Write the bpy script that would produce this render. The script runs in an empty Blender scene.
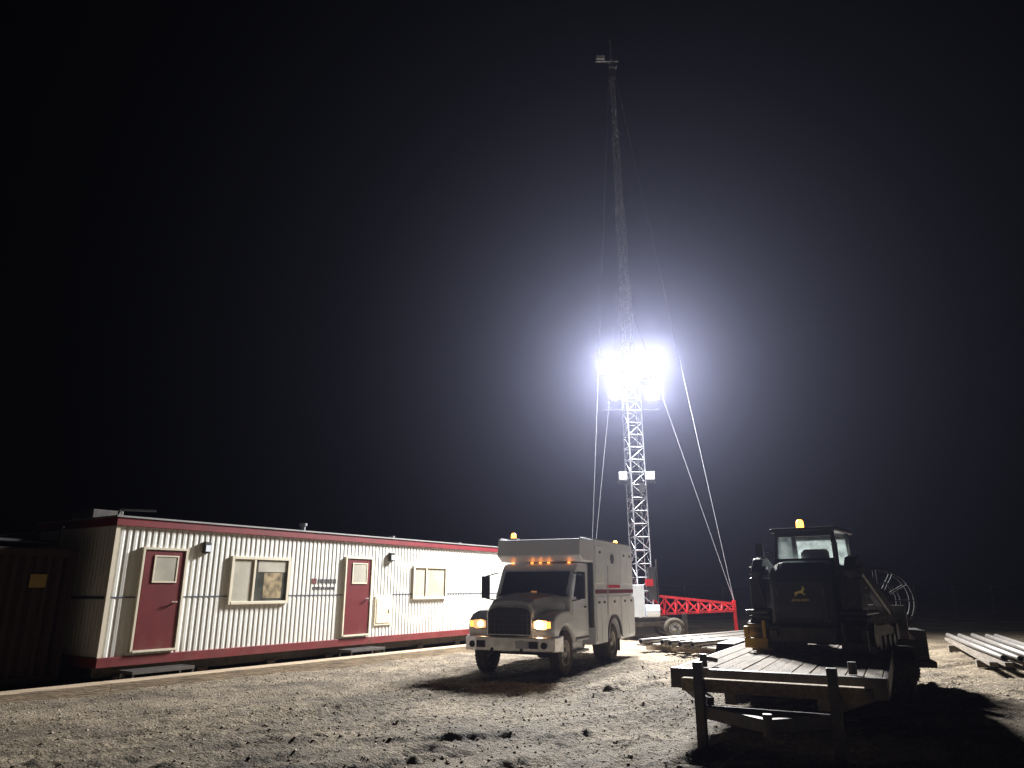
import bpy, bmesh, math, random
import numpy as np
from mathutils import Vector, Matrix
random.seed(7); rng=np.random.default_rng(7)
S=bpy.context.scene
C=bpy.context.collection
S.view_settings.view_transform='Standard'; S.view_settings.look='None'; S.view_settings.exposure=0

# ---------------------------------------------------------------- materials
def M(name,col,rough=.6,metal=0.,var=.15,scale=3.,bump=0.,bscale=40.,dirt=0.,dcol=(.16,.125,.09),spec=.5,stretch=None,coat=0.):
    m=bpy.data.materials.new(name); m.use_nodes=True
    n=m.node_tree.nodes; l=m.node_tree.links
    b=n['Principled BSDF']; b.inputs['Roughness'].default_value=rough; b.inputs['Metallic'].default_value=metal
    b.inputs['Specular IOR Level'].default_value=spec
    b.inputs['Coat Weight'].default_value=coat
    tc=n.new('ShaderNodeTexCoord'); src=tc.outputs['Object']
    if stretch:
        mp=n.new('ShaderNodeMapping'); mp.inputs['Scale'].default_value=stretch; l.new(src,mp.inputs[0]); src=mp.outputs[0]
    no=n.new('ShaderNodeTexNoise'); no.inputs['Scale'].default_value=scale; no.inputs['Detail'].default_value=6; l.new(src,no.inputs['Vector'])
    r=n.new('ShaderNodeValToRGB'); l.new(no.outputs['Fac'],r.inputs[0])
    r.color_ramp.elements[0].position=.3; r.color_ramp.elements[1].position=.7
    r.color_ramp.elements[0].color=tuple(c*(1-var) for c in col)+(1,)
    r.color_ramp.elements[1].color=tuple(min(1,c*(1+var)) for c in col)+(1,)
    out=r.outputs[0]
    if dirt>0:
        d=n.new('ShaderNodeTexNoise'); d.inputs['Scale'].default_value=scale*.7+1.3; d.inputs['Detail'].default_value=9; d.inputs['Roughness'].default_value=.7
        l.new(tc.outputs['Object'],d.inputs['Vector'])
        sp=n.new('ShaderNodeSeparateXYZ'); l.new(tc.outputs['Object'],sp.inputs[0])
        mr=n.new('ShaderNodeMapRange'); mr.inputs[1].default_value=0.2; mr.inputs[2].default_value=1.2; mr.inputs[3].default_value=.18; mr.inputs[4].default_value=-.09
        l.new(sp.outputs['Z'],mr.inputs[0])
        ad=n.new('ShaderNodeMath'); l.new(d.outputs['Fac'],ad.inputs[0]); l.new(mr.outputs[0],ad.inputs[1])
        r2=n.new('ShaderNodeMapRange'); r2.inputs[1].default_value=.48; r2.inputs[2].default_value=.72; r2.inputs[4].default_value=dirt
        l.new(ad.outputs[0],r2.inputs[0])
        mx=n.new('ShaderNodeMix'); mx.data_type='RGBA'; l.new(r2.outputs[0],mx.inputs['Factor'])
        l.new(out,mx.inputs[6]); mx.inputs[7].default_value=dcol+(1,); out=mx.outputs[2]
    l.new(out,b.inputs['Base Color'])
    if bump>0:
        n2=n.new('ShaderNodeTexNoise'); n2.inputs['Scale'].default_value=bscale; n2.inputs['Detail'].default_value=5; l.new(src,n2.inputs['Vector'])
        bp=n.new('ShaderNodeBump'); bp.inputs['Strength'].default_value=bump; bp.inputs['Distance'].default_value=.02
        l.new(n2.outputs['Fac'],bp.inputs['Height']); l.new(bp.outputs[0],b.inputs['Normal'])
    return m
def E(name,col,st):
    m=bpy.data.materials.new(name); m.use_nodes=True
    b=m.node_tree.nodes['Principled BSDF']; b.inputs['Base Color'].default_value=col+(1,)
    b.inputs['Emission Color'].default_value=col+(1,); b.inputs['Emission Strength'].default_value=st
    return m
cream=M('cream_siding',(.63,.63,.60),.5,0,.05,1.2,.1,30,dirt=.3,dcol=(.40,.37,.31))
trim=M('cream_trim',(.66,.60,.48),.5,0,.06,4)
redp=M('red_trim_paint',(.16,.012,.018),.45,0,.2,3,dirt=.2)
doorred=M('door_red_paint',(.12,.010,.015),.42,0,.12,2,dirt=.25)
roofm=M('roof_sheet',(.25,.25,.25),.5,.3,.2,2)
blackm=M('black_paint',(.022,.025,.033),.32,0,.3,5,.1,30,dirt=.25)
grillm=M('grille_black',(.012,.012,.014),.45,0,.3,5)
darkst=M('dark_steel',(.05,.047,.045),.5,.4,.3,6,.2,40,dirt=.5)
galv=M('galvanised_steel',(.58,.60,.65),.38,.6,.12,8)
mastup=M('mast_steel',(.50,.52,.58),.45,.4,.15,8)
dimst=M('weathered_steel',(.12,.12,.125),.5,.6,.2,6,dirt=.3)
pipest=M('pipe_steel',(.22,.215,.21),.45,.6,.25,5,dirt=.3)
reelst=M('reel_steel',(.035,.035,.038),.6,.3,.2,6)
glass=M('dark_glass',(.012,.014,.018),.06,0,.1,2,spec=.8)
blind=M('roller_blind',(.36,.34,.28),.6,0,.2,2)
glassm=M('office_glass',(.06,.062,.055),.07,0,.5,3,spec=.9)
wood=M('weathered_timber',(.30,.23,.155),.85,0,.4,3,.7,12,stretch=(6,.6,6))
wood2=M('grey_timber',(.24,.215,.175),.85,0,.35,3,.6,12,stretch=(6,.6,6))
deckw=M('deck_timber',(.16,.13,.10),.85,0,.55,2.2,.9,14,stretch=(5,.8,5))
boardw=M('dark_board',(.12,.10,.08),.85,0,.4,2.2,.9,14,stretch=(5,.8,5))
white=M('white_truck_paint',(.80,.86,.96),.3,0,.03,2,dirt=.16,dcol=(.42,.40,.36),coat=.3)
whitel=M('white_panel',(.80,.86,.95),.4,0,.05,3,dirt=.15,dcol=(.45,.42,.37))
chrome=M('chrome',(.75,.77,.82),.26,.9,.15,6,dirt=.12)
rubber=M('tyre_rubber',(.028,.027,.026),.85,0,.3,6,.3,60,dirt=.5)
rimm=M('rim_steel',(.5,.5,.5),.4,.6,.2,6,dirt=.4)
yel=M('machine_yellow',(.70,.40,.02),.45,0,.15,5,dirt=.25)
yelp=M('logo_yellow',(.95,.80,.25),.4,0,.03,5)
greenp=M('logo_green',(.01,.03,.015),.4,0,.03,5)
redst=M('red_steel',(.60,.02,.03),.4,0,.15,6)
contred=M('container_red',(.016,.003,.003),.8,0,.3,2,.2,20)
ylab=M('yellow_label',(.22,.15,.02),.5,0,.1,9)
amb=E('amber_lamp',(1,.32,.04),9)
ambs=E('amber_marker',(1,.30,.05),4)
headm=E('headlamp_glow',(1,.66,.36),90)
headw=E('headlamp_warm_white',(1,.62,.34),16)
hbowl=E('headlamp_bowl',(1,.44,.16),4.5)
hbowl2=E('headlamp_bowl_dim',(1,.46,.2),1.2)
floodm=E('flood_lens',(.95,.97,1.0),320)
dashm=E('dash_glow',(.9,.4,.15),.3)
stripe=M('stripe_blue',(.07,.08,.11),.5)
wire=M('wire_steel',(.42,.43,.48),.45,.3,.05,5)
def glassmix(name,milk):
    m=bpy.data.materials.new(name); m.use_nodes=True; n=m.node_tree.nodes; l=m.node_tree.links; n.remove(n['Principled BSDF'])
    t=n.new('ShaderNodeBsdfTransparent'); t.inputs[0].default_value=(.75,.8,.8,1); g=n.new('ShaderNodeBsdfGlossy'); g.inputs['Roughness'].default_value=.05
    m1=n.new('ShaderNodeMixShader'); m1.inputs[0].default_value=.12; l.new(t.outputs[0],m1.inputs[1]); l.new(g.outputs[0],m1.inputs[2])
    tr=n.new('ShaderNodeBsdfTranslucent'); tr.inputs[0].default_value=(.8,.8,.78,1)
    nz=n.new('ShaderNodeTexNoise'); nz.inputs['Scale'].default_value=5; nz.inputs['Detail'].default_value=5; r=n.new('ShaderNodeMapRange'); r.inputs[1].default_value=.35; r.inputs[2].default_value=.65; r.inputs[3].default_value=milk*.2; r.inputs[4].default_value=milk; l.new(nz.outputs[0],r.inputs[0])
    m2=n.new('ShaderNodeMixShader'); l.new(r.outputs[0],m2.inputs[0]); l.new(m1.outputs[0],m2.inputs[1]); l.new(tr.outputs[0],m2.inputs[2]); l.new(m2.outputs[0],n['Material Output'].inputs[0])
    return m
clear=glassmix('clear_glass',.1); backlit=glassmix('backlit_milky_glass',.5)  # second glass: translucent share added so the pane brightens when lit from behind

# ---------------------------------------------------------------- mesh builder
class B:
    def __init__(s,*mats): s.v=[]; s.f=[]; s.m=[]; s.sm=[]; s.mats=list(mats)
    def add(s,vs,fs,mi=0,smooth=False):
        o=len(s.v); s.v+= [tuple(v) for v in vs]
        for f in fs: s.f.append(tuple(i+o for i in f)); s.m.append(mi); s.sm.append(smooth)
        return s
    def box(s,x0,x1,y0,y1,z0,z1,mi=0,T=None):
        vs=[Vector((x,y,z)) for z in (z0,z1) for y in (y0,y1) for x in (x0,x1)]
        if T is not None: vs=[T@v for v in vs]
        return s.add(vs,[(0,2,3,1),(4,5,7,6),(0,1,5,4),(2,6,7,3),(0,4,6,2),(1,3,7,5)],mi)
    def beam(s,p,q,w,h,mi=0):
        p=Vector(p);q=Vector(q);d=q-p;L=d.length;d.normalize()
        up=Vector((0,0,1)) if abs(d.z)<.95 else Vector((0,1,0))
        a=d.cross(up).normalized(); b=a.cross(d).normalized()
        vs=[p+t*d*L+i*a*w/2+j*b*h/2 for t in(0,1) for j in(-1,1) for i in(-1,1)]
        return s.add(vs,[(0,1,3,2),(4,6,7,5),(0,4,5,1),(2,3,7,6),(0,2,6,4),(1,5,7,3)],mi)
    def cyl(s,p,q,r,r2=None,n=14,mi=0,cap=True):
        r2=r if r2 is None else r2
        p=Vector(p);q=Vector(q);d=(q-p).normalized()
        up=Vector((0,0,1)) if abs(d.z)<.95 else Vector((0,1,0))
        a=d.cross(up).normalized(); b=a.cross(d).normalized()
        vs=[];
        for c,rr in((p,r),(q,r2)):
            for i in range(n):
                t=2*math.pi*i/n; vs.append(c+a*math.cos(t)*rr+b*math.sin(t)*rr)
        fs=[(i,i+n,(i+1)%n+n,(i+1)%n) for i in range(n)]
        s.add(vs,fs,mi,True)
        if cap: s.add(vs,[tuple(range(n)),tuple(reversed(range(n,2*n)))],mi)
        return s
    def prism(s,pts,x0,x1,mi=0,axis='x'):
        n=len(pts)
        def mk(a,u,v):
            return (a,u,v) if axis=='x' else ((u,a,v) if axis=='y' else (u,v,a))
        vs=[mk(x0,*p) for p in pts]+[mk(x1,*p) for p in pts]
        fs=[(i,(i+1)%n,(i+1)%n+n,i+n) for i in range(n)]+[tuple(reversed(range(n))),tuple(range(n,2*n))]
        return s.add(vs,fs,mi)
    def loft(s,rings,mi=0,smooth=False):
        n=len(rings[0]); vs=[p for r in rings for p in r]; fs=[]
        for k in range(len(rings)-1):
            for i in range(n): fs.append((k*n+i,k*n+(i+1)%n,(k+1)*n+(i+1)%n,(k+1)*n+i))
        fs+=[tuple(reversed(range(n))),tuple(range((len(rings)-1)*n,len(rings)*n))]
        return s.add(vs,fs,mi,smooth)
    def lathe(s,prof,n=32,mi=0,axis='x',c=(0,0,0),smooth=True):
        vs=[];m=len(prof)
        for i in range(n):
            t=2*math.pi*i/n
            for r,a in prof:
                u,v=r*math.cos(t),r*math.sin(t)
                p=(a,u,v) if axis=='x' else ((u,a,v) if axis=='y' else (u,v,a))
                vs.append((p[0]+c[0],p[1]+c[1],p[2]+c[2]))
        fs=[(i*m+k,i*m+k+1,((i+1)%n)*m+k+1,((i+1)%n)*m+k) for i in range(n) for k in range(m-1)]
        return s.add(vs,fs,mi,smooth)
    def ob(s,name,parent=None,loc=(0,0,0),rot=(0,0,0),bevel=0,label=None,seg=2,**kw):
        me=bpy.data.meshes.new(name); me.from_pydata(s.v,[],s.f)
        for m in s.mats: me.materials.append(m)
        me.polygons.foreach_set('material_index',s.m); me.polygons.foreach_set('use_smooth',s.sm)
        bm=bmesh.new(); bm.from_mesh(me); bmesh.ops.recalc_face_normals(bm,faces=bm.faces); bm.to_mesh(me); bm.free()
        me.update()
        o=bpy.data.objects.new(name,me); C.objects.link(o); o.location=loc; o.rotation_euler=rot
        if parent: o.parent=parent
        if bevel:
            md=o.modifiers.new('bevel','BEVEL'); md.width=bevel; md.segments=seg; md.limit_method='ANGLE'; md.angle_limit=math.radians(35)
        if label: o['label']=label
        for k,v in kw.items(): o[k]=v
        return o
def thing(name,loc,heading,label,category,rot=None,group=None):
    e=bpy.data.objects.new(name,None); C.objects.link(e); e.location=loc; e.empty_display_size=.3
    e.rotation_euler=rot if rot else (0,0,-math.radians(heading))
    e['label']=label; e['category']=category
    if group: e['group']=group
    return e
def arc(cy,cz,r,a0,a1,n=12):
    return [(cy+r*math.cos(math.radians(a0+(a1-a0)*i/n)),cz+r*math.sin(math.radians(a0+(a1-a0)*i/n))) for i in range(n+1)]
def wheel(parent,loc,r,w,side=1,dual=False):
    hub=B(rimm).cyl((-w*.3,0,0),(w*.3,0,0),r*.2,n=18).ob('wheel',parent,loc)
    t=B(rubber); h=w/2
    t.lathe([(r*.58,-h*.8),(r*.70,-h),(r*.93,-h*.95),(r*.99,-h*.78),(r,-h*.5),(r,-h*.16),(r*.97,-h*.12),(r*.97,h*.12),(r,h*.16),(r,h*.5),(r*.99,h*.78),(r*.93,h*.95),(r*.70,h),(r*.58,h*.8),(r*.58,-h*.8)],40)
    for i in range(36):
        a=2*math.pi*i/36
        T=Matrix.Rotation(a,4,'X')
        for sgn in(-1,1):
            t.box(sgn*h*.55-h*.3,sgn*h*.55+h*.3,-r*.05,r*.05,r*.985,r*1.02,0,T)
    t.ob('tyre',hub)
    rm=B(rimm,darkst); s=side
    rm.lathe([(r*.60,s*h*.8),(r*.57,s*h*.88),(r*.53,s*h*.8),(r*.50,s*h*.25),(r*.34,s*h*.1),(r*.24,s*h*.35),(r*.22,s*h*.75),(r*.0001,s*h*.8)],28)
    for i in range(8):
        a=2*math.pi*i/8; c=(s*h*.12,r*.30*math.cos(a),r*.30*math.sin(a)); rm.cyl(c,(s*h*.28,c[1],c[2]),r*.03,n=6)
        c=(s*h*.17,r*.42*math.cos(a+.4),r*.42*math.sin(a+.4)); rm.cyl(c,(s*h*.235,c[1],c[2]),r*.055,n=8,mi=1)
    rm.ob('rim',hub)
    return hub
def text(body,size,mat,parent,loc,rot,name='lettering',depth=.004,bold=0.):
    cu=bpy.data.curves.new(name,'FONT'); cu.body=body; cu.size=size; cu.extrude=depth; cu.align_x='CENTER'; cu.align_y='CENTER'; cu.offset=bold
    t=bpy.data.objects.new('tmp',cu); C.objects.link(t)
    dg=bpy.context.evaluated_depsgraph_get(); me=bpy.data.meshes.new_from_object(t.evaluated_get(dg)); bpy.data.objects.remove(t)
    me.materials.clear(); me.materials.append(mat)
    o=bpy.data.objects.new(name,me); C.objects.link(o); o.parent=parent; o.location=loc; o.rotation_euler=rot
    return o

# ---------------------------------------------------------------- ground
def vnoise(x,y,sc,seed):
    r=np.random.default_rng(abs(int(seed))); N=512; g=r.random((N,N))
    x=x/sc; y=y/sc; xi=np.floor(x).astype(int); yi=np.floor(y).astype(int); fx=x-xi; fy=y-yi
    fx=fx*fx*(3-2*fx); fy=fy*fy*(3-2*fy)
    a=g[xi%N,yi%N]; b=g[(xi+1)%N,yi%N]; c=g[xi%N,(yi+1)%N]; d=g[(xi+1)%N,(yi+1)%N]
    return (a*(1-fx)+b*fx)*(1-fy)+(c*(1-fx)+d*fx)*fy-.5
def height(X,Y):
    h=.10*vnoise(X,Y,3.1,1)+.06*vnoise(X*.8+Y*.6,Y*.8-X*.6,1.1,2)+.032*vnoise(X*.6-Y*.8,Y*.6+X*.8,.42,3)
    rough=.5+1.2*np.clip(vnoise(X,Y,1.7,12)+.35,0,1)
    h=h+rough*(.030*vnoise(X*.9+Y*.4,Y*.9-X*.4,.19,4)+.030*vnoise(X*.7+Y*.7,Y*.7-X*.7,.10,5))
    def rut(h,hd,off,curve,depth,w=.17,gauge=1.7,vmin=.2,per=.17):
        d=math.radians(hd); al=X*math.sin(d)+Y*math.cos(d); pe=X*math.cos(d)-Y*math.sin(d)-off-curve*(al-8)**2*.01+.25*vnoise(al,al*0,3.,int(off*10)+40)
        for k in(0,gauge):
            q=np.abs(pe-k); m=np.clip(1-(q/w)**2,0,1)
            rim=np.exp(-((q-w*1.25)/.08)**2)
            t=.55+.45*np.sin(al*2*math.pi/per+ np.abs(pe-k)*30)
            vis=np.clip(.7+1.2*vnoise(al,pe*0+k,2.3,int(off*7)+3),vmin,1)
            h=h*(1-.8*np.clip(m*1.6,0,1)*vis)-depth*m*t*vis+depth*.6*rim*(.6+vnoise(X,Y,.12,9))*vis
        return h
    h=rut(h,50,-9.4,.3,.05); h=rut(h,47,-11.2,-.5,.05); h=rut(h,54,-7.6,.2,.05); h=rut(h,38,-5.2,.6,.04)
    h=rut(h,20,-3.3,1.2,.045,.2); h=rut(h,75,-6.,-1.,.04); h=rut(h,5,.6,1.,.045,.22); h=rut(h,60,-13.2,.1,.05)
    h=rut(h,52,-8.5,.1,.045,.2,2.0,.4); h=rut(h,48,-12.3,.2,.045,.2,1.9,.4); h=rut(h,44,-10.3,.5,.045,.2,1.9,.4)
    h=rut(h,84,-9.9,.3,.032,.24,2.1,.5,.15); h=rut(h,66,-10.4,-.4,.035,.22,1.8,.4,.15)
    fade=np.clip((34-Y)/10,.05,1)*np.clip((24-np.abs(X))/8,.05,1)
    return (h-.02)*fade
xs=np.concatenate([-np.geomspace(600,14.5,26),np.arange(-14,16.01,.045),np.geomspace(16.5,600,26)])
ys=np.concatenate([[-60,-20,-5,0,2,3],np.arange(3.6,20,.04),np.arange(20,32,.1),np.geomspace(32.3,900,34)])
X,Y=np.meshgrid(xs,ys); Z=height(X,Y)
nx,ny=len(xs),len(ys)
me=bpy.data.meshes.new('ground'); nv=nx*ny
co=np.stack([X.ravel(),Y.ravel(),Z.ravel()],1).astype(np.float32)
i=np.arange(nx-1); j=np.arange(ny-1); I,J=np.meshgrid(i,j); a=(J*nx+I).ravel()
q=np.stack([a,a+1,a+1+nx,a+nx],1).astype(np.int32); nf=len(q)
me.vertices.add(nv); me.vertices.foreach_set('co',co.ravel()); me.loops.add(nf*4); me.loops.foreach_set('vertex_index',q.ravel())
me.polygons.add(nf); me.polygons.foreach_set('loop_start',np.arange(0,nf*4,4,dtype=np.int32)); me.polygons.foreach_set('use_smooth',np.ones(nf,bool))
me.update(calc_edges=True); me.validate()
gm=bpy.data.materials.new('packed_dirt'); gm.use_nodes=True; n=gm.node_tree.nodes; l=gm.node_tree.links; b=n['Principled BSDF']; b.inputs['Roughness'].default_value=.85; b.inputs['Specular IOR Level'].default_value=.35
tc=n.new('ShaderNodeTexCoord')
def NZ(sc,det=6,rough=.6):
    x=n.new('ShaderNodeTexNoise'); x.inputs['Scale'].default_value=sc; x.inputs['Detail'].default_value=det; x.inputs['Roughness'].default_value=rough; l.new(tc.outputs['Object'],x.inputs['Vector']); return x
n1=NZ(.55,9,.7); n2=NZ(14,8,.7); vo=n.new('ShaderNodeTexVoronoi'); vo.inputs['Scale'].default_value=26; l.new(tc.outputs['Object'],vo.inputs['Vector'])
r1=n.new('ShaderNodeValToRGB'); r1.color_ramp.elements[0].position=.40; r1.color_ramp.elements[1].position=.62
r1.color_ramp.elements[0].color=(.105,.082,.056,1); r1.color_ramp.elements[1].color=(.275,.225,.158,1); l.new(n1.outputs[0],r1.inputs[0])
r2=n.new('ShaderNodeValToRGB'); r2.color_ramp.elements[0].position=.35; r2.color_ramp.elements[1].position=.7
r2.color_ramp.elements[0].color=(.40,.40,.40,1); r2.color_ramp.elements[1].color=(1.55,1.52,1.48,1); l.new(n2.outputs[0],r2.inputs[0])
mx=n.new('ShaderNodeMix'); mx.data_type='RGBA'; mx.blend_type='MULTIPLY'; mx.inputs['Factor'].default_value=1; l.new(r1.outputs[0],mx.inputs[6]); l.new(r2.outputs[0],mx.inputs[7])
l.new(mx.outputs[2],b.inputs['Base Color'])
n3=NZ(45,6,.7); ad=n.new('ShaderNodeMath'); ad.operation='MULTIPLY_ADD'; l.new(vo.outputs['Distance'],ad.inputs[0]); ad.inputs[1].default_value=-.6; l.new(n3.outputs[0],ad.inputs[2])
bp=n.new('ShaderNodeBump'); bp.inputs['Strength'].default_value=1; bp.inputs['Distance'].default_value=.045; l.new(ad.outputs[0],bp.inputs['Height']); l.new(bp.outputs[0],b.inputs['Normal'])
me.materials.append(gm)
g=bpy.data.objects.new('ground',me); C.objects.link(g); g['kind']='structure'

# pebbles
t=(1+5**.5)/2
iv=np.array([(-1,t,0),(1,t,0),(-1,-t,0),(1,-t,0),(0,-1,t),(0,1,t),(0,-1,-t),(0,1,-t),(t,0,-1),(t,0,1),(-t,0,-1),(-t,0,1)])/1.9
ifc=np.array([(0,11,5),(0,5,1),(0,1,7),(0,7,10),(0,10,11),(1,5,9),(5,11,4),(11,10,2),(10,7,6),(7,1,8),(3,9,4),(3,4,2),(3,2,6),(3,6,8),(3,8,9),(4,9,5),(2,4,11),(6,2,10),(8,6,7),(9,8,1)])
NP=34000
px=rng.uniform(-11,10,NP); py=4.2+17*rng.random(NP)**1.1; sz=.006+.018*rng.random(NP)**5
pz=height(px,py)
V=iv[None]*(1+.35*rng.standard_normal((NP,12,1))*.5)*sz[:,None,None]*np.stack([rng.uniform(.8,1.4,NP),rng.uniform(.8,1.4,NP),rng.uniform(.5,.9,NP)],1)[:,None,:]
V=V+np.stack([px,py,pz+sz*.1],1)[:,None,:]
F=(ifc[None]+12*np.arange(NP)[:,None,None]).reshape(-1,3)
me=bpy.data.meshes.new('gravel'); me.from_pydata(V.reshape(-1,3).tolist(),[],F.tolist()); me.materials.append(M('gravel_stone',(.25,.21,.165),.85,0,.45,2.5))
gr=bpy.data.objects.new('gravel',me); C.objects.link(gr); gr['kind']='stuff'

# ---------------------------------------------------------------- office trailer
OF=(-8.18,14.88,0)
of=thing('office_trailer',OF,33.1,'long cream corrugated site office trailer with red doors and trim','portable office')
L=16.3; W=3.3; zb,zt=.38,3.26
bd=B(cream)
def corr(length,fn):
    p=.14; pts=[]; y=.04
    while y<length-.04:
        pts+= [(y,0),(y+.035,0),(y+.06,.011),(y+.115,.011)]; y+=p
    vs=[];fs=[]
    for (yy,o) in pts: vs+= [fn(yy,o,zb+.12),fn(yy,o,zt-.17)]
    for k in range(len(pts)-1): fs.append((2*k,2*k+2,2*k+3,2*k+1))
    return vs,fs
bd.box(-W,-.01,0.01,L,zb+.02,zt-.04)
bd.add(*corr(L,lambda y,o,z:(o-.004,y,z)))
bd.add(*corr(W,lambda y,o,z:(-y,-o*.6+.004,z)))
bd.ob('wall',of)
f=B(redp)
f.box(-.02,.06,-.06,L,zt-.17,zt-.002); f.box(-W,-.022,-.06,.02,zt-.17,zt-.004)
f.ob('roof_fascia',of,bevel=.008)
f=B(redp); f.box(-.02,.045,-.04,L,zb-.06,zb+.13); f.box(-W,-.022,-.04,.02,zb-.058,zb+.128); f.ob('skirt_rail',of,bevel=.006)
B(roofm).box(-W-.05,.08,-.08,L,zt,zt+.035).ob('roof',of)
f=B(trim); f.box(-.03,.03,-.035,.045,zb+.132,zt-.172); f.ob('corner_trim',of)
for y0,y1 in((.05,.58),(1.63,2.78),(4.52,6.42),(8.43,9.31),(10.98,16.2)): B(stripe).box(.0075,.0115,y0,y1,1.64,1.67).ob('stripe',of)
B(stripe).box(-3.2,-.06,-.0085,-.0045,1.62,1.68).ob('stripe',of)
f=B(darkst)
for x in(-.45,-W+.45): f.box(x-.1,x+.1,.1,L-.1,.1,zb)
for k in range(9): f.box(-W+.2,-.25,.5+k*1.9,.75+k*1.9,-.05,.12)
f.ob('skid',of)
def odoor(y0,y1):
    z0,z1=.565,2.68
    d=B(doorred).box(.02,.055,y0+.07,y1-.07,z0+.04,z1-.07); d=d.ob('door',of,bevel=.006)
    fr=B(trim); fr.box(.0,.075,y0,y0+.045,z0,z1); fr.box(.0,.075,y1-.045,y1,z0,z1); fr.box(.0,.0755,y0+.045,y1-.045,z1-.045,z1); fr.box(0,.09,y0+.045,y1-.045,z0,z0+.04)
    fr.ob('frame',d)
    w=B(trim); a0,a1=y0+.27,y1-.2; w.box(.05,.07,a0,a0+.03,1.95,2.52); w.box(.05,.07,a1-.03,a1,1.95,2.52); w.box(.05,.0705,a0+.03,a1-.03,2.49,2.52); w.box(.05,.0705,a0+.03,a1-.03,1.95,1.98)
    w.ob('window_frame',d)
    B(blind).box(.05,.062,a0+.03,a1-.03,1.98,2.49).ob('window_pane',d)
    B(chrome).cyl((.05,y1-.16,1.55),(.11,y1-.16,1.55),.02).box(.10,.115,y1-.28,y1-.14,1.54,1.565).ob('handle',d)
odoor(.59,1.62); odoor(6.43,7.49)
def owin(y0,y1,z0,z1,left,right):
    fr=B(trim); t_=.07
    fr.box(0,.06,y0,y0+t_,z0,z1); fr.box(0,.06,y1-t_,y1,z0,z1); fr.box(0,.0605,y0+t_,y1-t_,z1-t_,z1); fr.box(0,.065,y0+t_,y1-t_,z0,z0+t_)
    m=(y0+y1)/2-.2; fr.box(0,.055,m-.03,m+.03,z0+t_,z1-t_)
    fr=fr.ob('window',of,bevel=.005)
    B(left).box(.02,.03,y0+t_,m-.03,z0+t_,z1-t_).ob('pane',fr)
    B(right).box(.02,.032,m+.03,y1-t_,z0+t_,z1-t_).ob('pane',fr)
    return fr
w1=owin(2.785,4.515,1.465,2.574,blind,glassm)
B(blind).box(.022,.0345,3.56,4.43,2.22,2.49).ob('blind',w1)
B(M('painted_lit_view',(.28,.22,.13),.4,0,.7,6)).box(.022,.0338,3.75,4.3,1.6,2.2).ob('lit_view_panel',w1)  # lit look of the pane painted as a mottled warm panel
w2=owin(9.32,10.97,1.50,2.51,blind,blind)
for y0 in(2.0,8.2):
    f=B(darkst).box(.0,.10,y0,y0+.16,2.60,2.86).ob('wall_lamp',of,bevel=.01); B(whitel).box(.10,.115,y0+.02,y0+.14,2.64,2.78).ob('lamp_glass',f)
f=B(trim).box(0,.035,7.70,8.42,.80,1.61).box(.035,.045,7.76,8.36,.86,1.55)
f.box(.045,.06,8.26,8.31,1.15,1.25); f.ob('vent_panel',of,bevel=.005)
f=B(M('sign_dark_red',(.12,.02,.02),.5),M('sign_black',(.06,.06,.065),.5))
f.box(-.004,.013,5.30,5.46,1.95,2.08,0)
y=5.52
for wd in (.08,.06,.09,.07,.06,.09,.08,.06,.07): f.box(-.004,.013,y,y+wd*.65,1.96,2.07,1); y+=wd
y=5.34
for wd in (.07,.06,.07,.09,.06,.10,.07,.08,.06,.07,.08): f.box(-.004,.013,y,y+wd*.6,1.80,1.87,1); y+=wd
f.ob('company_lettering',of)
for yy,h in((5.9,.28),(9.6,.14),(13.2,.12)):
    B(dimst).cyl((-1.2,yy,zt),(-1.2,yy,zt+h),.07).cyl((-1.2,yy,zt+h),(-1.2,yy,zt+h+.07),.11).ob('roof_vent',of)
B(darkst).box(-2.6,-1.7,.3,1.0,zt+.035,zt+.3).ob('roof_unit',of,bevel=.02)
B(dimst).cyl((-.5,.25,zt),(-.5,.25,zt+.2),.025).cyl((-.5,.25,zt+.2),(-.2,.9,zt+.21),.02).ob('roof_pipe',of)
R33=Matrix.Rotation(-math.radians(33.1),4,'Z')
def ofw(x,y,z=0): return Matrix.Translation(OF)@R33@Vector((x,y,z))
def ostep(y0,y1):
    o=thing('door_step',ofw(.1,y0),33.1,'low dark steel grating step below the office door','step',group='steps at the office doors')
    w=y1-y0; t_=B(dimst)
    t_.box(0,.5,0,.04,.20,.26).box(0,.5,w-.04,w,.20,.26).box(0,.04,.04,w-.04,.20,.259).box(.46,.5,.04,w-.04,.20,.259)
    for k in range(13): t_.box(.05+k*.032,.056+k*.032,.04,w-.04,.225,.255)
    for k in range(8): t_.box(.04,.46,.1+k*(w-.1)/8,.106+k*(w-.1)/8,.228,.252)
    t_.ob('tread',o)
    for x in(.03,.47):
        for y in(.03,w-.03): B(darkst).box(x-.02,x+.02,y-.02,y+.02,-.1,.20).ob('leg',o)
ostep(.4,1.75); ostep(6.3,7.6)

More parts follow.
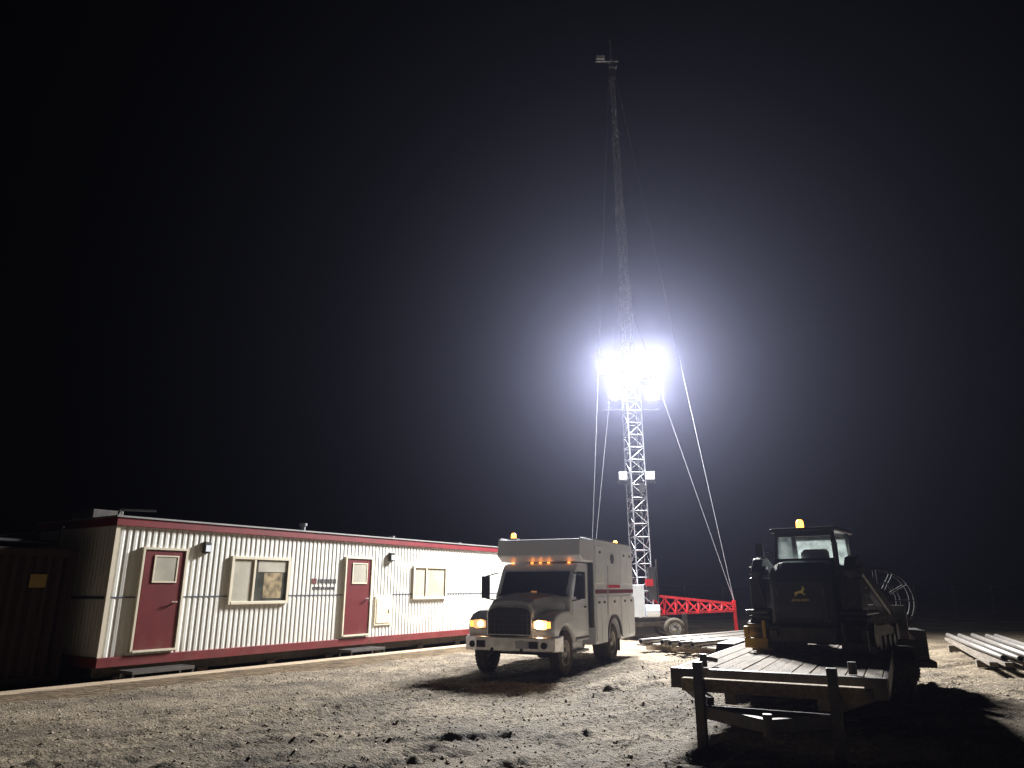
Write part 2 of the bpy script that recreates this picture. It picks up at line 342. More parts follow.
# container beside trailer end
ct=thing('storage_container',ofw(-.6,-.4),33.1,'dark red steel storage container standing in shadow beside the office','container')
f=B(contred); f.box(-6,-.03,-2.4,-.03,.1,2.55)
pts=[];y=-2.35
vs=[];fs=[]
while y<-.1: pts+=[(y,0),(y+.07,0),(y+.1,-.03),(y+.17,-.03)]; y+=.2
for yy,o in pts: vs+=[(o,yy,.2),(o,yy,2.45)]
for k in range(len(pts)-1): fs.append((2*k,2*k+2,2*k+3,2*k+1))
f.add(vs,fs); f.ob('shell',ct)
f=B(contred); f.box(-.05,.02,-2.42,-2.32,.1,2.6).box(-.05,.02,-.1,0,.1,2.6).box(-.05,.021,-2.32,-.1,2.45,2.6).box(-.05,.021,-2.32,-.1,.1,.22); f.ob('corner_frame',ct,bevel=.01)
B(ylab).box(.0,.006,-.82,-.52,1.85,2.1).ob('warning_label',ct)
f=B(grillm)
for k in range(5): f.cyl((-.3-k*.5,-2.2,2.75+.04*k),(-.4-k*.5,-.2,2.72),.05,n=8)
f.cyl((-.2,-.3,2.6),(-.2,-.3,3.05),.04,n=8).cyl((-1.2,-.3,2.6),(-1.2,-.3,3.0),.04,n=8).cyl((-.2,-.3,3.0),(-3,-.3,3.0),.03,n=8)
f.ob('roof_rack',ct)

# timbers on the ground
src=None
for k in range(4):
    if src is None:
        f=B(wood); f.box(-.24,.20,-1.933,1.933,-.06,.15); src=f.ob('timber_beam',None,bevel=.006); o=src
    else: o=src.copy(); C.objects.link(o)
    o.location=ofw(.84+.115*k,-4.2+2+k*3.868,.0); o.rotation_euler=(0,0,-math.radians(34.8))
    o['label']='long weathered timber beam lying on dirt along the office'; o['category']='timber beam'; o['group']='timber beams along the office'

# ---------------------------------------------------------------- truck
tk=thing('service_truck',(.27,17.05,0),24,'white utility service truck with tall box body and headlights on','truck')
def ring(y,wb,wt,zb_,zs,zt_): return [(-wb,y,zb_),(-wb,y,zs-.06),(-wb*.96,y,zs),(-wt,y,zt_-.01),(-wt*.55,y,zt_+.03),(0,y,zt_+.045),(wt*.55,y,zt_+.03),(wt,y,zt_-.01),(wb*.96,y,zs),(wb,y,zs-.06),(wb,y,zb_)]
f=B(white); f.loft([ring(-.78,.54,.42,.82,1.32,1.44),ring(-.72,.57,.46,.82,1.40,1.53),ring(-.55,.60,.50,.84,1.46,1.60),ring(0,.70,.56,.86,1.51,1.65),ring(.56,.84,.66,.86,1.54,1.70)])
hood=f.ob('hood',tk,bevel=.02,seg=2)
for s in(-1,1):
    f=B(white); poly=[(-.74,.72),(-.78,.98),(-.74,1.17),(-.6,1.28),(-.35,1.34),(-.05,1.36),(.3,1.34),(.56,1.26),(.66,1.1),(.67,.62)]+arc(0,.46,.57,16,152,12)
    x0,x1=sorted((s*.50,s*1.03)); f.prism(poly,x0,x1); fe=f.ob('fender',tk,bevel=.07,seg=4)
    f=B(chrome); f.prism([(s*.56,.97),(s*.56,1.16),(s*.66,1.20),(s*.98,1.17),(s*1.0,1.0),(s*.9,.95)],-.80,-.74,0,'y')
    hl=f.ob('headlight',tk,bevel=.012)
    f=B(headm if s>0 else headw,hbowl if s>0 else hbowl2); f.lathe([(.0001,-.84),(.06,-.834),(.085 if s>0 else .065,-.815)],24,0,'y',(s*.70,0,1.075)); f.prism([(s*.585,1.0),(s*.585,1.14),(s*.68,1.17),(s*.87,1.155),(s*.88,1.0),(s*.80,.975)],-.814,-.80,1,'y'); f.ob('lens',hl)
    f=B(ambs); f.box(*sorted((s*.89,s*.96)),-.812,-.80,1.01,1.14); f.ob('turn_signal',hl)
f=B(chrome); f.prism([(-.54,.84),(-.54,1.32),(-.46,1.42),(-.3,1.46),(.3,1.46),(.46,1.42),(.54,1.32),(.54,.84)],-.82,-.77,0,'y')
gl=f.ob('grille',tk,bevel=.012)
f=B(grillm); f.prism([(-.505,.87),(-.505,1.31),(-.44,1.39),(-.29,1.43),(.29,1.43),(.44,1.39),(.505,1.31),(.505,.87)],-.835,-.82,0,'y')
f.ob('grille_recess',gl)
f=B(dimst)
for k in range(9): f.box(-.44+k*.11-.005,-.44+k*.11+.005,-.846,-.835,.88,1.40 if 0<k<8 else 1.34)
for k in range(4): f.box(-.50,.50,-.848,-.836,.97+k*.10,.978+k*.10)
f.ob('grille_bars',gl)
f=B(chrome)
def br(y0,y1,xx): return [(xx,y1,.50),(xx,y0,.53),(xx,y0,.82),(xx,y1,.85)]
f.loft([br(-.60,-.35,-1.09),br(-.82,-.55,-1.06),br(-.94,-.7,-.75),br(-.97,-.72,0),br(-.94,-.7,.75),br(-.82,-.55,1.06),br(-.60,-.35,1.09)])
bu=f.ob('bumper',tk,bevel=.015)
B(whitel).box(.22,.50,-.985,-.972,.60,.74).ob('licence_plate',bu)
for s in(-1,1):
    B(grillm).cyl((s*.85,-.93,.66),(s*.85,-.86,.66),.07).ob('fog_lamp',bu)
    B(grillm).box(*sorted((s*.52,s*.72)),-.962,-.93,.60,.74).ob('bumper_opening',bu)
    B(darkst).beam((s*.35,-.99,.58),(s*.35,-.9,.5),.04,.06).ob('tow_hook',bu)
f=B(white); f.prism([(.5,.72),(.5,1.62),(.90,2.27),(1.02,2.39),(1.2,2.43),(1.84,2.43),(1.84,.72)],-.97,.97); cab=f.ob('cab',tk,bevel=.05,seg=3)
dy,dz=.40/.763,.65/.763; ny_,nz_=-dz,dy
def ws(t_,o): return (.5+dy*t_+ny_*o,1.62+dz*t_+nz_*o)
f=B(glass); f.prism([ws(.08,.002),ws(.70,.002),ws(.70,.014),ws(.08,.014)],-.84,.84); wsd=f.ob('windshield',tk)
f=B(blackm)
f.prism([ws(.04,.0),ws(.08,.0),ws(.08,.02),ws(.04,.02)],-.88,.88)
for x in(-.45,.25):
    y0,z0=ws(.06,.03); y1,z1=ws(.42,.025); f.beam((x,y0,z0),(x+.35,y1,z1),.015,.015)
f.ob('wiper',wsd)
B(dashm).prism([ws(.12,.0145),ws(.17,.0145),ws(.17,.016),ws(.12,.016)],-.05,.1).ob('dash_light',wsd)
for s in(-1,1):
    x0,x1=sorted((s*.968,s*.985)); f=B(white); f.prism([(.62,.85),(.62,1.60),(1.62,1.60),(1.62,.85)],x0,x1); d=f.ob('door',tk,bevel=.012)
    x0,x1=sorted((s*.965,s*.978)); B(glass).prism([(.70,1.64),(.98,2.22),(1.58,2.22),(1.58,1.64)],x0,x1).ob('side_window',d)
    B(blackm).box(*sorted((s*.985,s*1.01)),1.42,1.56,1.38,1.42).ob('handle',d)
    f=B(blackm,chrome); f.cyl((s*.97,.62,1.55),(s*1.22,.50,1.60),.015,n=8).cyl((s*.97,.72,2.2),(s*1.22,.52,2.12),.015,n=8).box(*sorted((s*1.12,s*1.32)),.46,.53,1.60,2.12,0).box(*sorted((s*1.14,s*1.30)),.53,.535,1.62,2.10,1)
    f.ob('side_mirror',d,bevel=.02)
for k,x in enumerate((-.75,-.22,0,.22,.75)):
    f=B(ambs); f.box(x-.03,x+.03,1.03,1.09,2.425,2.45); f.ob('marker_lamp',tk,bevel=.01)
f=B(darkst); f.box(-.42,-.32,-.6,5.6,.55,.8).box(.32,.42,-.6,5.6,.55,.8).cyl((-.9,0,.46),(.9,0,.46),.07).cyl((-.9,3.6,.46),(.9,3.6,.46),.09).cyl((-.2,3.6,.46),(.2,3.6,.46),.2)
f.ob('chassis',tk)
for s in(-1,1):
    f=B(galv); x0,x1=sorted((s*.66,s*1.0)); f.box(x0,x1,.78,1.7,.38,.44).box(x0,x1,.78,1.7,.64,.70).box(*sorted((s*.60,s*.85)),.8,1.68,.44,.64); f.ob('cab_step',tk,bevel=.02)
B(darkst).cyl((1.02,1.9,.9),(1.02,1.9,2.95),.06).ob('exhaust_stack',tk)
f=B(white); f.prism([(1.97,.5),(1.97,3.03),(5.72,3.03),(5.72,.5)]+[(4.25,.5)]+arc(3.6,.46,.62,4,176,14)+[(2.95,.5)],-1.1,1.1); bx=f.ob('box_body',tk,bevel=.025)
f=B(white); f.prism([(.86,2.60),(.92,3.00),(1.965,3.026),(1.965,2.46),(1.15,2.46)],-1.094,1.094); f.ob('box_overhang',tk,bevel=.03)
for s in(-1,1): B(galv).box(s*1.085-.03,s*1.085+.03,1.0,5.7,3.03,3.055).ob('roof_rail',tk)
def panel(y0,y1,z0,z1,nm='compartment_door'):
    for s in(-1,1):
        p=B(whitel).box(*sorted((s*1.1,s*1.122)),y0,y1,z0,z1).ob(nm,tk,bevel=.008)
        B(blackm).box(*sorted((s*1.122,s*1.14)),(y0+y1)/2-.06,(y0+y1)/2+.06,z1-.16,z1-.10).ob('handle',p)
panel(2.03,2.42,.58,1.62); panel(2.46,2.90,.58,1.62); panel(4.32,4.98,.58,1.62); panel(5.02,5.66,.58,1.62); panel(3.02,4.20,1.15,1.62)
panel(2.03,2.75,1.95,2.86,'upper_door'); panel(4.4,5.0,1.95,2.86,'upper_door'); panel(5.05,5.6,1.95,2.86,'upper_door')
for s in(-1,1):
    B(redp).box(*sorted((s*1.1,s*1.104)),2.0,5.68,1.70,1.80).ob('stripe',tk)
    B(redst).box(*sorted((s*1.1,s*1.106)),3.0,4.3,1.84,1.92).ob('logo_panel',tk)
    B(dimst).cyl((s*1.1,3.55,2.6),(s*1.13,3.55,2.6),.13,n=20).ob('round_vent',tk)
    B(galv).cyl((s*1.13,2.95,1.2),(s*1.16,2.95,2.4),.015,n=8).ob('grab_rail',tk)
    B(blackm).prism([(3.6+.70*math.cos(math.radians(a)),.46+.70*math.sin(math.radians(a))) for a in range(8,173,12)]+[(3.6+.62*math.cos(math.radians(a)),.46+.62*math.sin(math.radians(a))) for a in range(172,7,-12)],*sorted((s*1.09,s*1.135))).ob('wheel_arch_trim',tk)
for x,y in((-.85,1.35),(.7,5.4)):
    h=B(darkst).box(x-.12,x+.12,y-.12,y+.12,3.03,3.07).ob('beacon',tk); B(amb).lathe([(.06,3.07),(.065,3.09),(.06,3.17),(.04,3.20),(.0001,3.205)],16,0,'z',(x,y,0)).ob('beacon_lens',h)
f=B(whitel); f.box(-.5,.3,3.4,4.2,3.04,3.16); f.ob('roof_air_unit',tk,bevel=.04)
for s in(-1,1):
    wheel(tk,(s*.90,0,.46),.46,.26,s); wheel(tk,(s*.83,3.6,.46),.46,.48,s)
    B(rubber).box(*sorted((s*.62,s*1.05)),4.22,4.24,.2,.8).ob('mud_flap',tk)

# ---------------------------------------------------------------- light tower
lt=thing('light_tower',(5.07,28.5,0),0,'tall telescopic lattice mast with lit floodlights on a red braced base','light tower',rot=(0,-.0103,0))
def lattice(w,z0,z1,r,bay,name,mat):
    f=B(mat); h=w/2; cs=[(-h,-h),(h,-h),(h,h),(-h,h)]
    ca=math.radians(12); cs=[(x*math.cos(ca)-y*math.sin(ca),x*math.sin(ca)+y*math.cos(ca)) for x,y in cs]
    for x,y in cs: f.cyl((x,y,z0),(x,y,z1),r,n=6)
    nb=max(1,round((z1-z0)/bay)); dz_=(z1-z0)/nb
    for k in range(nb+1):
        for i_ in range(4):
            a=cs[i_];c=cs[(i_+1)%4]; z=z0+k*dz_
            f.cyl((*a,z),(*c,z),r*.6,n=4,cap=False)
            if k<nb:
                if k%2: a,c=c,a
                f.cyl((*a,z),(*c,z+dz_),r*.6,n=4,cap=False)
    return f.ob(name,lt)
lattice(.60,.7,10.9,.028,.5,'mast_section',galv); lattice(.38,10.3,14.5,.020,.5,'mast_section',mastup); lattice(.31,14.3,18.4,.017,.46,'mast_section',mastup); lattice(.24,18.2,22.4,.015,.4,'mast_section',mastup); lattice(.18,22.2,26.4,.014,.34,'mast_section',mastup)
f=B(galv); f.cyl((-.75,0,26.35),(.35,0,26.35),.05).cyl((0,0,26.4),(0,0,27.6),.03).cyl((-.1,0,26.0),(.25,-.1,25.9),.1); f.ob('top_crossbar',lt)
f=B(whitel).box(-.72,-.30,-.1,.1,26.42,26.62); f.ob('antenna_box',lt,bevel=.02)
B(darkst).box(-.16,.16,-.16,.16,25.3,25.75).ob('antenna_drum',lt,bevel=.03)
f=B(galv)
for z in(10.75,9.5): f.box(-1.15,1.15,.02,.10,z-.55,z-.49)
f.ob('lamp_bar',lt)
def flood(x,y,z,r,yaw,tilt):
    h=B(darkst,galv)
    h.lathe([(r*.2,.30),(r*.55,.26),(r*.95,.06),(r*1.02,0),(r*.98,-.02)],24,0,'y'); h.box(-.06,.06,.25,.45,-.06,.06,1)
    o=h.ob('floodlight',lt,(x,y,z),(math.radians(-tilt),0,math.radians(yaw)))
    B(floodm).lathe([(.0001,-.05),(r*.5,-.04),(r*.96,-.005)],24,0,'y').ob('lens',o)
for x,z,r in((-.98,10.78,.36),(-.74,10.70,.36),(.78,10.92,.38),(1.02,10.80,.38),(-.72,9.56,.25),(.72,9.68,.25),(.88,9.54,.25)):
    flood(x,-.32,z,r,random.uniform(-8,8)+x*10,-18)
flood(-.8,.32,10.7,.34,180,-18); flood(.8,.32,10.7,.34,180,-18)
for s in(-1,1):
    f=B(whitel); f.box(s*.55-.16,s*.55+.16,-.35,-.15,6.0,6.32); f.ob('camera_box',lt,bevel=.02)
f=B(darkst); f.box(-.75,.75,-.2,.2,5.88,5.96).box(-.3,.3,-.3,.3,5.5,5.88); f.ob('equipment_bracket',lt)
f=B(darkst); f.box(-3.4,1.5,-.75,-.62,.45,.62).box(-3.4,1.5,.62,.75,.45,.62)
for x in(-3.3,-2,-.5,.5,1.4): f.box(x-.06,x+.06,-.62,.62,.46,.61)
f.box(-.45,.45,-.45,.45,.62,.75).box(1.3,1.45,-.9,-.75,.05,.9); f.ob('base_frame',lt)
f=B(whitel,darkst); f.box(-.95,-.1,-.95,-.45,.8,1.95,0); f.box(-.85,-.5,-.965,-.95,1.0,1.5,1); f.ob('generator_housing',lt,bevel=.03)
B(whitel).cyl((-.05,-.75,1.0),(.45,-.75,1.0),.22).ob('fuel_tank',lt)
f=B(darkst); f.box(.15,.42,-.7,-.4,1.4,2.6).cyl((.5,-.5,1.2),(.5,-.5,2.9),.04); f.ob('winch_column',lt)
f=B(redst).box(.0,.30,-.74,-.705,1.9,2.15); f.ob('red_box',lt)
for s in(-1,1): wheel(lt,(.95 ,s*.95,.38),.38,.24,s).rotation_euler=(0,0,math.pi/2)
def outrig(sx,name='outrigger'):
    f=B(redst); A=[(.4*sx,-.3,1.55),(.4*sx,.3,1.55),(.4*sx,0,.85)]
    T=[Vector(a) for a in A]; Eo=[Vector((3.38*sx,-.62,1.22)),Vector((3.38*sx,-.38,1.22)),Vector((3.3*sx,-.5,.98))]
    for a,e in zip(T,Eo): f.beam(a,e,.09,.09)
    nb=7
    for k in range(nb):
        for i_ in range(3):
            p=T[i_].lerp(Eo[i_],k/nb); q2=T[(i_+1)%3].lerp(Eo[(i_+1)%3],(k+1)/nb); f.beam(p,q2,.045,.045)
            f.beam(p,T[(i_+1)%3].lerp(Eo[(i_+1)%3],k/nb),.045,.045)
    f.beam((3.36*sx,-.5,1.35),(3.36*sx,-.5,.12),.11,.11).box(3.36*sx-.2,3.36*sx+.2,-.7,-.3,0,.12)
    f.ob(name,lt)
outrig(1); outrig(-.62)
for (ax,ay,az),(bx_,by,bz) in (((3.38,-.5,1.3),(.1,0,26)),((3.38,-.5,1.3),(.22,0,13.6)),((-2.1,-.5,1.3),(-.1,0,26)),((-2.1,-.5,1.3),(-.22,0,14.2))):
    B(wire).cyl((ax,ay,az),(bx_,by,bz),.010,n=6).ob('guy_wire',lt)
def sp(x,y,z,e,rad,dr,col=(1,.98,.95)):
    L_=bpy.data.lights.new('flood_lamp','SPOT'); L_.energy=e; L_.shadow_soft_size=rad; L_.color=col; L_.spot_size=math.radians(165); L_.spot_blend=.65
    o=bpy.data.objects.new('flood_lamp',L_); C.objects.link(o); o.parent=lt; o.location=(x,y,z); o.rotation_euler=Vector(dr).to_track_quat('-Z','Y').to_euler()
sp(-.88,-.85,10.70,20500,.46,(-.1,-1,-.5)); sp(.93,-.85,10.84,20500,.50,(.25,-1,-.5)); sp(-.74,-.72,9.45,7500,.28,(-.05,-1,-.55)); sp(.84,-.72,9.50,7500,.28,(.2,-1,-.55))

# ---------------------------------------------------------------- flatbed trailer
FB=Vector((3.2,9.35,0)); fb=thing('flatbed_trailer',FB,28,'low flatbed equipment trailer with timber deck and steel end posts','trailer')
f=B(deckw)
for k in range(12):
    x=-1.22+k*.2035; f.box(x+.006,x+.197,.14+random.uniform(-.01,.01),7.4,.765+random.uniform(-.004,.004),.83+random.uniform(-.010,.004))
f.ob('deck',fb,bevel=.006)
f=B(darkst); f.box(-1.27,1.27,0,.13,.60,.84)
f.box(-1.28,-1.225,.13,7.4,.62,.825).box(1.225,1.28,.13,7.4,.62,.825)
for x in(-.55,.55): f.box(x-.07,x+.07,.13,7.4,.42,.75)
for k in range(7): f.box(-1.22,1.22,.6+k*1.05,.68+k*1.05,.62,.755)
f.ob('frame',fb,bevel=.008)
for x in(-.76,.74):
    f=B(darkst); f.box(x-.055,x+.055,-.62,-.50,-.03,.98).box(x-.12,x+.12,-.68,-.44,-.05,.0); f.ob('stand_post',fb,bevel=.008)
f=B(wood); f.box(-1.0,1.05,-.49,-.36,.63,.78); f.ob('cross_timber',fb,bevel=.012)
f=B(darkst); f.beam((-.66,-.45,.5),(-1.1,.05,.66),.09,.14).beam((.7,-.45,.55),(1.1,.05,.66),.09,.14).beam((-.72,-.53,.42),(.1,-1.15,.42),.09,.14).beam((.70,-.53,.42),(.1,-1.15,.42),.09,.14).box(-.7,.68,-.6,-.5,.38,.50)
f.cyl((.1,-1.15,.32),(.1,-1.15,.54),.05)
f.ob('tongue',fb,bevel=.008)
for s in(-1,1):
    for yy in(4.6,5.5): wheel(fb,(s*1.44,yy,.38),.38,.24,s)
    f=B(darkst); x0,x1=sorted((s*1.29,s*1.6)); f.prism([(4.1,.45),(4.1,.72),(4.25,.86),(5.85,.86),(6.0,.72),(6.0,.45),(5.95,.45),(5.95,.70),(5.82,.82),(4.28,.82),(4.15,.70),(4.15,.45)],x0,x1); f.ob('mudguard',fb)
B(darkst).cyl((-.9,.30,.84),(-.9,.30,1.0),.05).cyl((-.9,.30,.95),(-.8,.6,.9),.03).ob('tie_down',fb)
B(darkst).cyl((.9,.3,.84),(.9,.3,.98),.05).ob('tie_down',fb)

# ---------------------------------------------------------------- track loader
hd=math.radians(28)
LD=FB+Vector((math.sin(hd),math.cos(hd),0))*4.2+Vector((math.cos(hd),-math.sin(hd),0))*.27; LD.z=.832
ld=thing('track_loader',LD,37,'black and yellow compact track loader parked on the flatbed','track loader')
for s in(-1,1):
    x0,x1=sorted((s*.58,s*.93)); prof=[(-1.15,.30),(-1.08,.10),(-.90,0),(.95,0),(1.2,.12),(1.28,.30),(1.12,.48),(.5,.54),(-.7,.56),(-1.04,.50)]
    f=B(rubber,darkst); f.prism(prof,x0+.02,x1-.02,0)
    for k in range(len(prof)):
        a=Vector((0,*prof[k])); c=Vector((0,*prof[(k+1)%len(prof)])); n_=max(1,int((c-a).length/.12)); cen=Vector((0,.1,.28))
        for j_ in range(n_):
            p=a.lerp(c,(j_+.5)/n_); d=(c-a).normalized(); nn=Vector((0,d.z,-d.y)); 
            if nn.dot(p-cen)<0: nn=-nn
            pp=p+nn*.018; f.beam((x0,pp.y,pp.z),(x1,pp.y,pp.z),.045,.06,1)
    tr=f.ob('track',ld,bevel=.008)
    f=B(yel if s<0 else darkst,darkst); xo=s*.932; xa,xb=sorted((s*.90,s*.95)); f.prism([(-.7,.14),(.95,.14),(1.0,.34),(.4,.42),(-.6,.43),(-.8,.3)],xa,xb)
    for yy in(-.55,-.15,.25,.65): f.cyl((xo,yy,.16),(s*.98,yy,.16),.1,mi=1)
    f.cyl((xo,-.82,.30),(s*.99,-.82,.30),.18,mi=1).cyl((xo,1.02,.28),(s*.98,1.02,.28),.14,mi=1); f.ob('track_frame',tr)
    f=B(yel if s<0 else darkst); f.box(*sorted((s*.56,s*.95)),-1.30,-1.22,.06,.22).box(*sorted((s*.58,s*.64)),-1.3,-1.22,.22,.5).box(*sorted((s*.87,s*.95)),-1.3,-1.22,.22,.4).box(*sorted((s*.66,s*.74)),-1.22,-1.0,.12,.2); f.ob('track_guard',ld,bevel=.015)
def rr(y,w,z0,z1,rad,n=5):
    p=[(-w,y,z0),(-w,y,z1-rad)]
    p+=[(-w+rad-rad*math.cos(math.pi/2*k/n),y,z1-rad+rad*math.sin(math.pi/2*k/n)) for k in range(1,n+1)]
    p+=[(w-rad+rad*math.sin(math.pi/2*k/n),y,z1-rad+rad*math.cos(math.pi/2*k/n)) for k in range(0,n+1)]
    return p+[(w,y,z0)]
f=B(blackm); f.loft([rr(-1.16,.44,.50,1.18,.16),rr(-1.13,.50,.42,1.30,.2),rr(-.98,.54,.36,1.42,.24),rr(-.6,.56,.34,1.47,.22),rr(.3,.56,.34,1.34,.14),rr(.9,.54,.34,1.05,.1)],smooth=False); body=f.ob('body',ld,bevel=.015)
f=B(blackm); f.loft([rr(-1.195,.38,.54,1.12,.1),rr(-1.185,.41,.52,1.15,.12),rr(-1.15,.41,.52,1.15,.12)]); rd=f.ob('rear_door',ld)
f=B(dimst)
for k in range(6): f.box(-.30,.30,-1.205,-1.195,.56+k*.028,.568+k*.028)
for s in(-1,1): f.box(s*.36-.015,s*.36+.015,-1.21,-1.195,.9,.98)
f.ob('grille',rd)
f=B(darkst); f.box(-.55,.55,-1.26,-1.08,.16,.42); f.ob('rear_bumper',ld,bevel=.03)
for s in(-1,1): B(blackm).box(*sorted((s*.56,s*.95)),-1.14,-.2,.60,.66).ob('track_fender',ld,bevel=.02)
for x in(-.45,.45): B(darkst).beam((x,-1.25,.30),(x,-1.34,.30),.12,.1).ob('tow_hook',ld)
f=B(greenp,yelp)
def SC(pl,k=.66,cz=.84,oz=.96): return [(x*k,(z-cz)*k+oz) for x,z in pl]
f.prism(SC([(-.13,.70),(.13,.70),(.15,.73),(.15,.95),(.13,.98),(-.13,.98),(-.15,.95),(-.15,.73)]),-1.202,-1.196,0,'y')
deer=[(-.115,.80),(-.06,.835),(-.02,.845),(.03,.86),(.05,.885),(.04,.92),(.055,.935),(.06,.90),(.075,.925),(.085,.93),(.075,.895),(.095,.89),(.105,.875),(.08,.87),(.07,.845),(.055,.82),(.085,.79),(.10,.765),(.085,.765),(.06,.785),(.03,.80),(.0,.805),(-.03,.80),(-.05,.78),(-.085,.755),(-.10,.735),(-.11,.74),(-.09,.775),(-.075,.805),(-.10,.79)]
f.prism(SC(deer,.85),-1.21,-1.2025,1,'y'); f.ob('emblem',rd)
text('JOHN DEERE',.05,yelp,rd,(0,-1.198,.82),(math.pi/2,0,0),'lettering',.003,.0005)
cx0,cx1=-.54,.50
f=B(blackm)
for x in(cx0,cx1-.05):
    f.beam((x+.025,-.60,1.36),(x+.025+(.03 if x<0 else -.03),-.52,1.95),.06,.08); f.beam((x+.025,.60,.95),(x+.025+(.03 if x<0 else -.03),.50,1.95),.06,.08)
    f.box(x,x+.05,-.56,.58,1.30,1.38)
f.box(cx0+.05,cx1-.05,-.63,-.57,1.34,1.50); f.box(cx0+.06,cx1-.06,.52,.58,1.0,1.12); f.box(cx0+.06,cx1-.06,-.60,-.55,1.87,1.94)
f=f.ob('cab',ld,bevel=.012)
B(clear).box(cx0+.06,cx1-.06,-.585,-.58,1.50,1.87).ob('rear_window',f)
B(backlit).box(cx0+.06,cx1-.06,.53,.535,1.12,1.92).ob('front_window',f)
for x in(cx0+.01,cx1-.016): B(clear).box(x,x+.006,-.5,.48,1.38,1.92).ob('side_window',f)
f2=B(darkst); f2.loft([rr(-.10,.22,1.2,1.66,.08),rr(.02,.24,1.2,1.68,.08)]); f2.box(-.26,.22,.02,.45,1.2,1.34); f2.ob('seat',f,bevel=.02)
f2=B(blackm); f2.box(cx0-.03,cx1+.03,-.66,.68,1.94,2.02); f2.ob('cab_roof',ld,bevel=.035,seg=3)
for x in(-.45,.38): B(blackm,whitel).box(x-.07,x+.07,-.72,-.66,1.94,2.01).ob('work_lamp',ld)
B(amb).lathe([(.055,2.02),(.065,2.04),(.06,2.14),(.035,2.17),(.0001,2.172)],14,0,'z',(-.1,-.4,0)).ob('beacon_lens',ld)
for s in(-1,1):
    f=B(blackm); f.prism([(-1.02,1.02),(-1.05,1.30),(-.88,1.50),(-.6,1.54),(1.5,.75),(1.9,.35),(1.75,.25),(1.35,.55),(-.5,1.2),(-.8,1.08)],*sorted((s*.66,s*.84)))
    f.box(*sorted((s*.62,s*.88)),-1.04,-.60,.66,1.18).cyl((s*.60,-.86,1.3),(s*.9,-.86,1.3),.07)
    f.ob('lift_arm',ld,bevel=.04,seg=3)
    B(chrome,darkst).cyl((s*.75,-.9,.85),(s*.75,.2,1.1),.045,mi=1).cyl((s*.75,.2,1.1),(s*.75,.9,.95),.025).ob('lift_cylinder',ld)
    B(grillm).cyl((s*.60,-1.08,.7),(s*.66,-1.12,1.0),.018,n=8).cyl((s*.66,-1.12,1.0),(s*.72,-1.0,1.25),.018,n=8).ob('hydraulic_hose',ld)
f=B(darkst); f.prism([(1.9,.1),(2.6,.05),(2.62,.1),(2.0,.2),(1.95,.7),(1.88,.7)],-1.0,1.0); f.ob('bucket',ld,bevel=.01)
B(darkst).cyl((.54,-.85,1.3),(.54,-.85,1.72),.04).cyl((.54,-.85,1.72),(.54,-.93,1.77),.04).ob('exhaust_pipe',ld)
f=B(blackm); f.cyl((-.57,-.5,1.6),(-.77,-.55,1.66),.012,n=6).box(-.87,-.73,-.58,-.54,1.55,1.78); f.ob('side_mirror',ld)

# ---------------------------------------------------------------- cable reel
cr=thing('cable_reel',(7.5,15.1,0),20,'steel spoked cable reel on a low dark wheeled stand','cable reel')
f=B(reelst); RZ=1.60
for yy in(-.28,.28):
    f.lathe([(.60,yy-.02),(.64,yy-.02),(.64,yy+.02),(.60,yy+.02),(.60,yy-.02)],44,0,'y',(0,0,RZ))
    for k in range(12):
        a=2*math.pi*k/12; f.cyl((.1*math.cos(a),yy,RZ+.1*math.sin(a)),(.61*math.cos(a),yy,RZ+.61*math.sin(a)),.012,n=6)
    f.lathe([(.36,yy-.015),(.38,yy-.015),(.38,yy+.015),(.36,yy+.015),(.36,yy-.015)],30,0,'y',(0,0,RZ))
rl=f.ob('reel',cr)
B(darkst).lathe([(.0001,-.27),(.24,-.27),(.24,.27),(.0001,.27)],24,0,'y',(0,0,RZ)).cyl((0,-.5,RZ),(0,.5,RZ),.04).ob('drum',rl)
f=B(darkst)
for yy in(-.45,.45): f.beam((-.18,yy,.5),(0,yy,RZ+.03),.06,.06).beam((.18,yy,.5),(0,yy,RZ+.03),.06,.06)
f.box(-.9,.7,-.5,.5,.5,1.05); f.box(-1.0,.8,-.55,.55,.38,.5); f.ob('stand',cr,bevel=.02)
for s in(-1,1): wheel(cr,(.1,s*.68,.36),.36,.22,s).rotation_euler=(0,0,math.pi/2)

# ---------------------------------------------------------------- timbers and pipes behind
def stack(name,cat,label,group,mesh_fn,items,hd):
    src=None
    for (x,y,z,r) in items:
        if src is None: src=mesh_fn(); o=src
        else: o=src.copy(); C.objects.link(o)
        o.location=(x,y,z); o.rotation_euler=(0,0,-math.radians(hd+r)); o['label']=label; o['category']=cat; o['group']=group
def lay(cx,cy,hd,offs,z,jit=.5): 
    d=math.radians(hd); return [(cx+o*math.cos(d)+random.uniform(-.1,.1),cy-o*math.sin(d)+random.uniform(-.3,.3),z,random.uniform(-jit,jit)) for o in offs]
stack('timber_plank','plank','long grey timber plank stacked on bearers on the dirt','planks stacked beyond the flatbed',lambda:B(wood2).box(-.15,.15,-3.2,3.2,-.03,.03).ob('timber_plank',None,bevel=.01),lay(7.0,24.0,45,(-1.3,-.95,-.6,-.25,.1,.45,.8,1.15),.20),45)
stack('timber_bearer','timber','short square timber bearer under a stack','timber bearers under the stacks',lambda:B(wood).box(-1.5,1.5,-.1,.1,0,.17).ob('timber_bearer',None,bevel=.01),[(5.3,22.4,-.01,0),(8.7,25.7,-.01,0)],45)
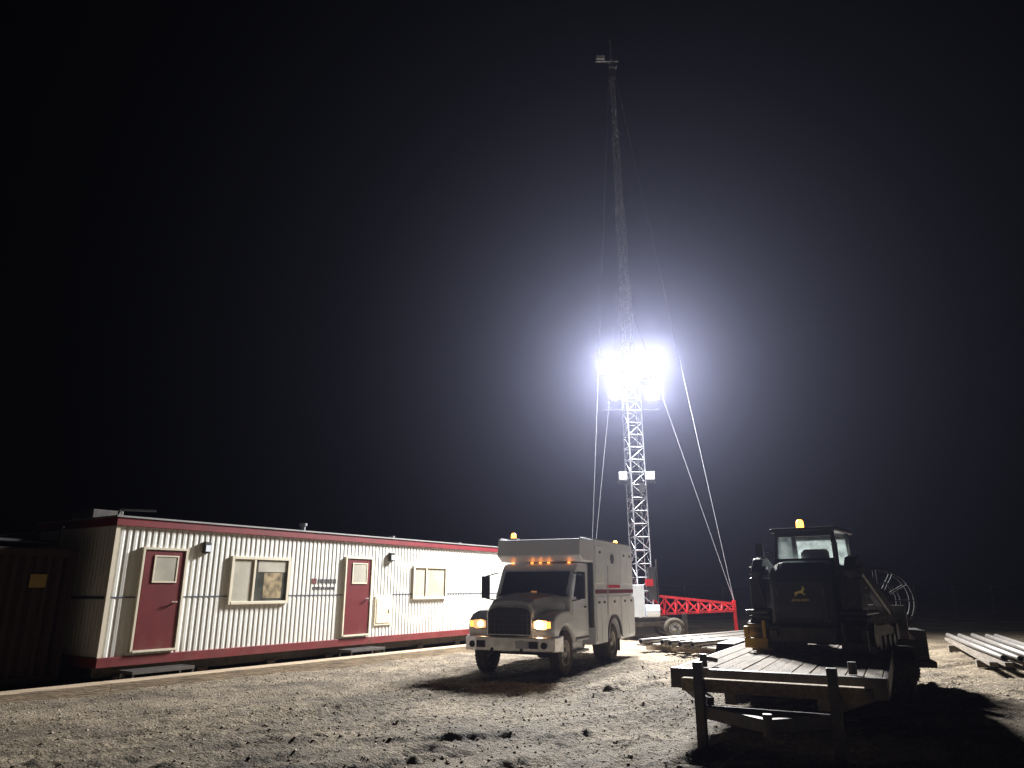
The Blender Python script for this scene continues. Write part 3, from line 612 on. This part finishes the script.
stack('steel_pipe','pipe','long dull steel pipe lying on top of timber planks','pipes stacked on the planks',lambda:B(pipest).lathe([(.06,-3.4),(.075,-3.4),(.075,3.4),(.06,3.4),(.06,-3.4)],12,0,'y').ob('steel_pipe',None),lay(6.9,24.0,45,(-1.0,-.8,-.3,.05,.3,.9),.31,1.0),45)
stack('short_bearer','timber','dark timber bearer carrying loose boards on the dirt','bearers under the boards',lambda:B(boardw).box(-1.2,1.2,-.1,.1,0,.17).ob('short_bearer',None,bevel=.01),[(12.4,17.9,-.01,0),(14.4,22.4,-.01,0)],24)
stack('timber_board','board','long dark weathered board lying across timber bearers','boards laid out on bearers',lambda:B(boardw).box(-.08,.08,-4.4,4.4,-.04,.05).ob('timber_board',None,bevel=.01),lay(13.5,20.4,24,(-1.0,-.72,-.35,0,.4,.8),.21,1.2),24)
stack('rack_pipe','pipe','long dull steel pipe lying over boards on the dirt','pipes laid over the boards',lambda:B(pipest).lathe([(.055,-4.3),(.07,-4.3),(.07,4.3),(.055,4.3),(.055,-4.3)],12,0,'y').ob('rack_pipe',None),lay(13.5,20.4,24,(-.85,-.5,-.1,.2,.6),.335,1.0),24)
f=thing('marker_post',(12.9,17.3,0),0,'short timber post standing beside the boards','post'); B(wood).box(-.06,.06,-.06,.06,-.1,1.2).ob('post',f,bevel=.01); B(dimst).box(-.07,.07,-.07,.07,1.2,1.23).ob('post_cap',f)
fe=thing('site_fence',(6,46,0),0,'wire mesh site fence on steel posts in the dark','fence')
f=B(darkst)
for k in range(20): f.cyl((k*2.4,0,-.1),(k*2.4,0,2.0),.03,n=6)
f.ob('fence_post',fe,kind='stuff')
f=B(darkst)
for z in(.1,2.0): f.cyl((0,0,z),(45.6,0,z),.015,n=5)
for z in np.arange(.3,2,.2): f.cyl((0,0,z),(45.6,0,z),.006,n=3,cap=False)
f.ob('fence_wire',fe)

# ---------------------------------------------------------------- world
w=bpy.data.worlds.new('World'); S.world=w; w.use_nodes=True; n=w.node_tree.nodes; l=w.node_tree.links
bg=n['Background']; bg.inputs[0].default_value=(.55,.7,1,1); bg.inputs[1].default_value=.004
vs_=n.new('ShaderNodeVolumeScatter'); vs_.inputs['Color'].default_value=(.62,.66,1,1); vs_.inputs['Density'].default_value=.00048; vs_.inputs['Anisotropy'].default_value=.83
l.new(vs_.outputs[0],n['World Output'].inputs['Volume'])

cam=bpy.data.cameras.new('camera'); cam.sensor_width=36; cam.lens=24.79; cam.clip_end=3000; cam.clip_start=.05
co_=bpy.data.objects.new('camera',cam); C.objects.link(co_); co_.location=(0,0,1.85); co_.rotation_euler=(math.radians(106.1),0,0); S.camera=co_
